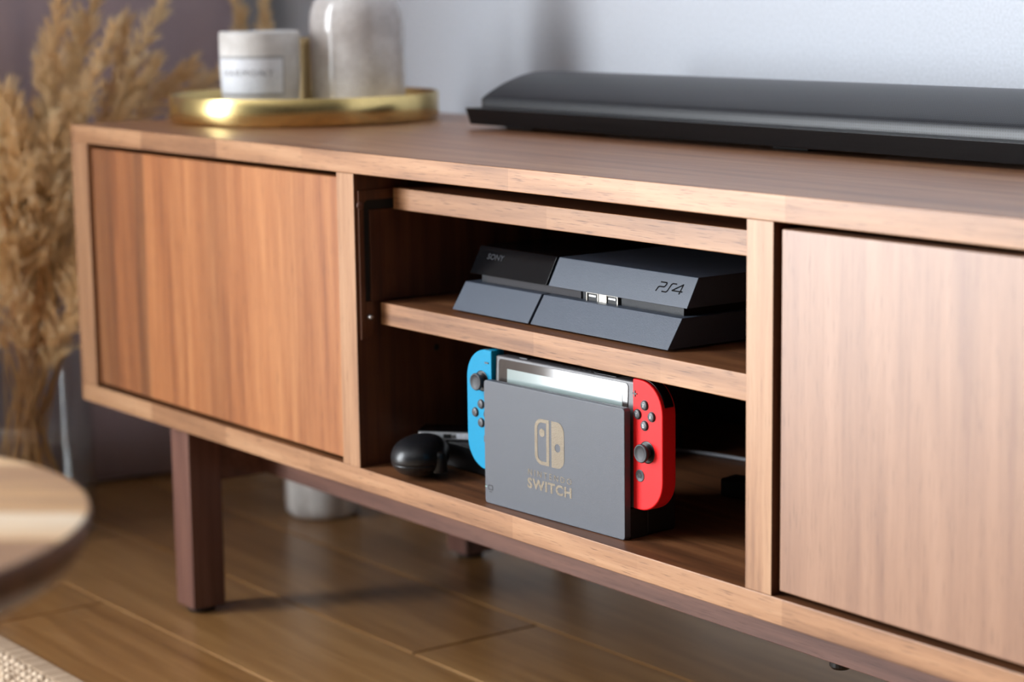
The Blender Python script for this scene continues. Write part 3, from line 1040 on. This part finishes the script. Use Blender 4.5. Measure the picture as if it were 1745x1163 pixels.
# ------------------------------------------------------------------ glass vase of dried grass
GVX, GVY, GVR, GVH = -.215, .030, .0760, .236
gp = [(0, .0006), (GVR - .004, .0006), (GVR, .005), (GVR, GVH - .002), (GVR - .0018, GVH), (GVR - .0036, GVH - .002), (GVR - .0036, .022), (GVR - .010, .016), (0, .015)]
tag(MB().lathe(gp, (GVX, GVY, 0), 64).build('glass_vase', M['glass'], None, org=(GVX, GVY, 0), smooth=True), 'clear glass cylinder vase holding dried grass on the floor left of cabinet', 'vase')


def bez(p0, p1, p2, p3, n):
    out = []
    for i in range(n + 1):
        t = i / n
        out.append(p0 * (1 - t) ** 3 + p1 * 3 * t * (1 - t) ** 2 + p2 * 3 * t * t * (1 - t) + p3 * t ** 3)
    return out


def plume_mesh(axis_pts, width, count, seed):
    """fluffy seed head: many thin strands leaving a curved axis towards its tip"""
    r = np.random.default_rng(seed)
    P = np.array([tuple(p) for p in axis_pts])
    n = len(P)
    verts, faces = [], []
    tufts = 58
    for k in range(tufts):
        t = (k + r.random()) / tufts * .94
        i = min(int(t * (n - 1)), n - 2)
        fr_ = t * (n - 1) - i
        p = P[i] * (1 - fr_) + P[i + 1] * fr_
        d = P[i + 1] - P[i]
        d /= np.linalg.norm(d)
        q = r.normal(size=3)
        q -= d * (q @ d)
        q /= np.linalg.norm(q) + 1e-9
        env = (math.sin(math.pi * min(1, (t + .10) / 1.08) ** .7) ** .6) * (1 - .25 * t)
        out = width * env * (0.55 + .75 * r.random())
        along = .018 + .022 * r.random()
        for h in range(count // tufts):       # spikelets along one branchlet
            u_ = r.random()
            q2 = q + r.normal(size=3) * .30
            s0 = p + d * along * u_ * .8 + q * out * u_ ** 1.3 * .9
            L = .006 + .009 * r.random()
            dd = d + q2 * (.25 + .5 * r.random()) + r.normal(size=3) * .22
            dd /= np.linalg.norm(dd)
            w = np.cross(dd, r.normal(size=3))
            w *= (.0005 + .0006 * r.random()) / (np.linalg.norm(w) + 1e-9)
            b = len(verts)
            verts += [s0 - w * .6, s0 + w * .6, s0 + dd * L * .5 - w, s0 + dd * L * .5 + w, s0 + dd * L]
            faces += [(b, b + 1, b + 3, b + 2), (b + 2, b + 3, b + 4)]
    return verts, faces


rimc = Vector((GVX, GVY, GVH))
TOPS = [  # (tip, start of the plume, label)
    ((-.264, .125, .653), (-.237, .095, .500), 'tall tan grass plume rising highest at the far left of vase'),
    ((-.276, .175, .655), (-.255, .128, .480), 'tall thick grass plume rising highest beside the curtain, right of its twin'),
    ((-.228, .234, .623), (-.230, .163, .490), 'slim pointed grass plume leaning right, tallest right of the bunch'),
    ((-.187, .146, .598), (-.198, .062, .450), 'long pale grass plume slanting across the front of the bunch'),
    ((-.249, .082, .551), (-.223, .064, .450), 'upright grass plume at the left outline of the bunch against curtain'),
    ((-.278, .142, .600), (-.259, .107, .480), 'mid-height brown grass plume between the tall plumes'),
    ((-.268, .205, .595), (-.258, .156, .470), 'broad grass plume right of centre below the slim pointed one'),
    ((-.225, .216, .546), (-.232, .155, .470), 'short pointed grass plume just above the left end of cabinet top'),
    ((-.234, .272, .544), (-.255, .194, .480), 'grass plume leaning right above the cabinet edge, left of brass tray'),
    ((-.264, .333, .539), (-.281, .260, .480), 'grass plume leaning furthest right, ending at the concrete cup'),
    ((-.314, .122, .579), (-.279, .113, .480), 'grass plume with a ragged tip at upper left before the curtain'),
    ((-.276, .369, .609), (-.254, .3475, .540), 'grass tip showing above the left of the concrete cup'),
    ((-.257, .396, .619), (-.232, .375, .540), 'grass tip showing above the middle of the concrete cup'),
    ((-.224, .021, .453), (-.184, .013, .330), 'drooping grass plume at the left edge, lower than cabinet top'),
    ((-.250, .063, .484), (-.214, .051, .370), 'short grass plume at the left, level with the cabinet top'),
]
fillr = np.random.default_rng(3)
for k in range(38):
    a_ = fillr.uniform(-.5, 1.0)
    bx_ = -.225 + fillr.normal() * .022
    tip = (bx_ + fillr.normal() * .018 + .01, .035 + .085 * a_ + fillr.normal() * .02, fillr.uniform(.34, .53))
    base = (bx_ + .006, .032 + .035 * a_, tip[2] - fillr.uniform(.13, .17))
    TOPS.append((tip, base, None))
for k, (tip, base, lab) in enumerate(TOPS):
    tip, base = Vector(tip), Vector(base)
    dirv = (base - rimc)
    rim = rimc + Vector((dirv.x, dirv.y, 0)) * .5 + Vector((fillr.normal() * .016, fillr.normal() * .016, 0))
    off = Vector((rim.x - GVX, rim.y - GVY, 0))
    if off.length > .058:
        off *= .058 / off.length
        rim = Vector((GVX, GVY, GVH)) + off
    ang = math.atan2(off.y, off.x) + math.pi + fillr.normal() * .6
    rad = fillr.uniform(.02, .058)
    foot = Vector((GVX + rad * math.cos(ang), GVY + rad * math.sin(ang), .022))
    t = thing('pampas_stem', lab or 'dry tan grass plume low in the dense bunch, crowded among others above the glass rim', 'dried grass', tuple(foot), group='dried grass stems in the glass vase' if lab else 'low crowded grass plumes in the vase')
    up = rim - foot
    lower = bez(foot, foot + up * .4, rim - up * .25, rim, 6)
    mid = bez(rim, rim + up * .25, base - (tip - base) * .35, base, 6)
    MB().tube(lower + mid[1:], .0013, 6, .0009).build('stalk', M['stem'], t, smooth=True)
    bend = Vector((fillr.normal(), fillr.normal(), 0)) * .006
    ax_ = bez(base, base + (tip - base) * .33 + bend, base + (tip - base) * .7 + bend, tip, 12)
    v, f = plume_mesh(ax_, (.013 if 'cup' in lab and 'tip' in lab else .022) if lab else .028, 1900, 100 + k)
    m = MB()
    m.add(v, f)
    m.build('plume', M['plume'], t, clean=False)
t = thing('bare_stem', 'thin bare dry stalk bending out to the left before the curtain', 'dried grass', (GVX - .01, GVY - .03, .022))
MB().tube(bez(Vector((GVX - .01, GVY - .03, .022)), Vector((GVX + .03, GVY - .03, .25)), Vector((-.165, -.035, .40)), Vector((-.2507, .0744, .5289)), 14), .0011, 6, .0006).build('stalk', M['stem'], t, smooth=True)

# ------------------------------------------------------------------ jute rug
RY1 = -.187
rug = thing('jute_rug', 'woven beige jute rug with a ribbed hem on the floor at lower left', 'rug', (.9, -1.0, 0))
MB().box(-.25, 2.2, -1.85, RY1 - .020, .0005, .006).build('backing', M['jute'], rug, bevel=.001)
MB().box(-.25, 2.2, RY1 - .022, RY1, .0004, .0085).build('hem', M['hem'], rug, bevel=.003)
kv, kf = [], []
px_, py_ = .013, .0085
ball = []
for (rr, zz) in ((1, 0), (.8, .6), (.35, .95)):
    for i in range(6):
        ball.append((rr * math.cos(i * math.pi / 3), rr * math.sin(i * math.pi / 3), zz))
bf = [(j * 6 + i, j * 6 + (i + 1) % 6, (j + 1) * 6 + (i + 1) % 6, (j + 1) * 6 + i) for j in range(2) for i in range(6)] + [tuple(range(12, 18))]
ball = np.array(ball)
nyk = int((1.6) / py_)
for j in range(nyk):
    y = RY1 - .027 - j * py_
    for i in range(int(1.9 / px_)):
        x = -.23 + (i + .5 * (j % 2)) * px_
        if x > 1.6:
            continue
        b = len(kv)
        jj = rng.normal(size=3) * .0006
        sc_ = np.array((.0062, .0038, .0062))
        ca, sa = math.cos(.35), math.sin(.35)
        q = ball * sc_
        q = np.stack([q[:, 0] * ca - q[:, 1] * sa, q[:, 0] * sa + q[:, 1] * ca, q[:, 2]], 1) + (x, y, .0045) + jj
        kv += q.tolist()
        kf += [tuple(e + b for e in fc) for fc in bf]
m = MB()
m.add(kv, kf)
kn = m.build('knotted_weave', M['jute'], rug, smooth=True, clean=False)
kn['kind'] = 'stuff'

# ------------------------------------------------------------------ round side table, close to the camera
TBX, TBY, TBR, TBZ = 1.1565, -.7495, .190, .398
tbl = thing('round_table', 'round light wooden table with a dark edge, blurred in the lower left corner', 'table', (TBX, TBY, 0), math.radians(50), local=True)
tp = MB()
tp.lathe([(0, TBZ), (TBR - .004, TBZ), (TBR - .0012, TBZ - .0008)], (0, 0, 0), 96)
tp.build('tabletop', M['table_wood'], tbl, smooth=True, clean=False)
tp = MB()
tp.lathe([(TBR - .0012, TBZ - .0008), (TBR, TBZ - .003), (TBR - .002, TBZ - .014), (TBR - .008, TBZ - .023), (TBR - .016, TBZ - .026), (0, TBZ - .026)], (0, 0, 0), 96)
tp.build('table_edge', M['table_edge'], tbl, smooth=True, clean=False)
for k in range(3):
    t = math.radians(200 + 120 * k)
    p0 = Vector((0.095 * math.cos(t), 0.095 * math.sin(t), TBZ - .0265))
    p1 = Vector((0.150 * math.cos(t), 0.150 * math.sin(t), .0125))
    MB().tube([p0, p0.lerp(p1, .5), p1], .014, 16, .009).build('leg', M['table_edge'], tbl, smooth=True)
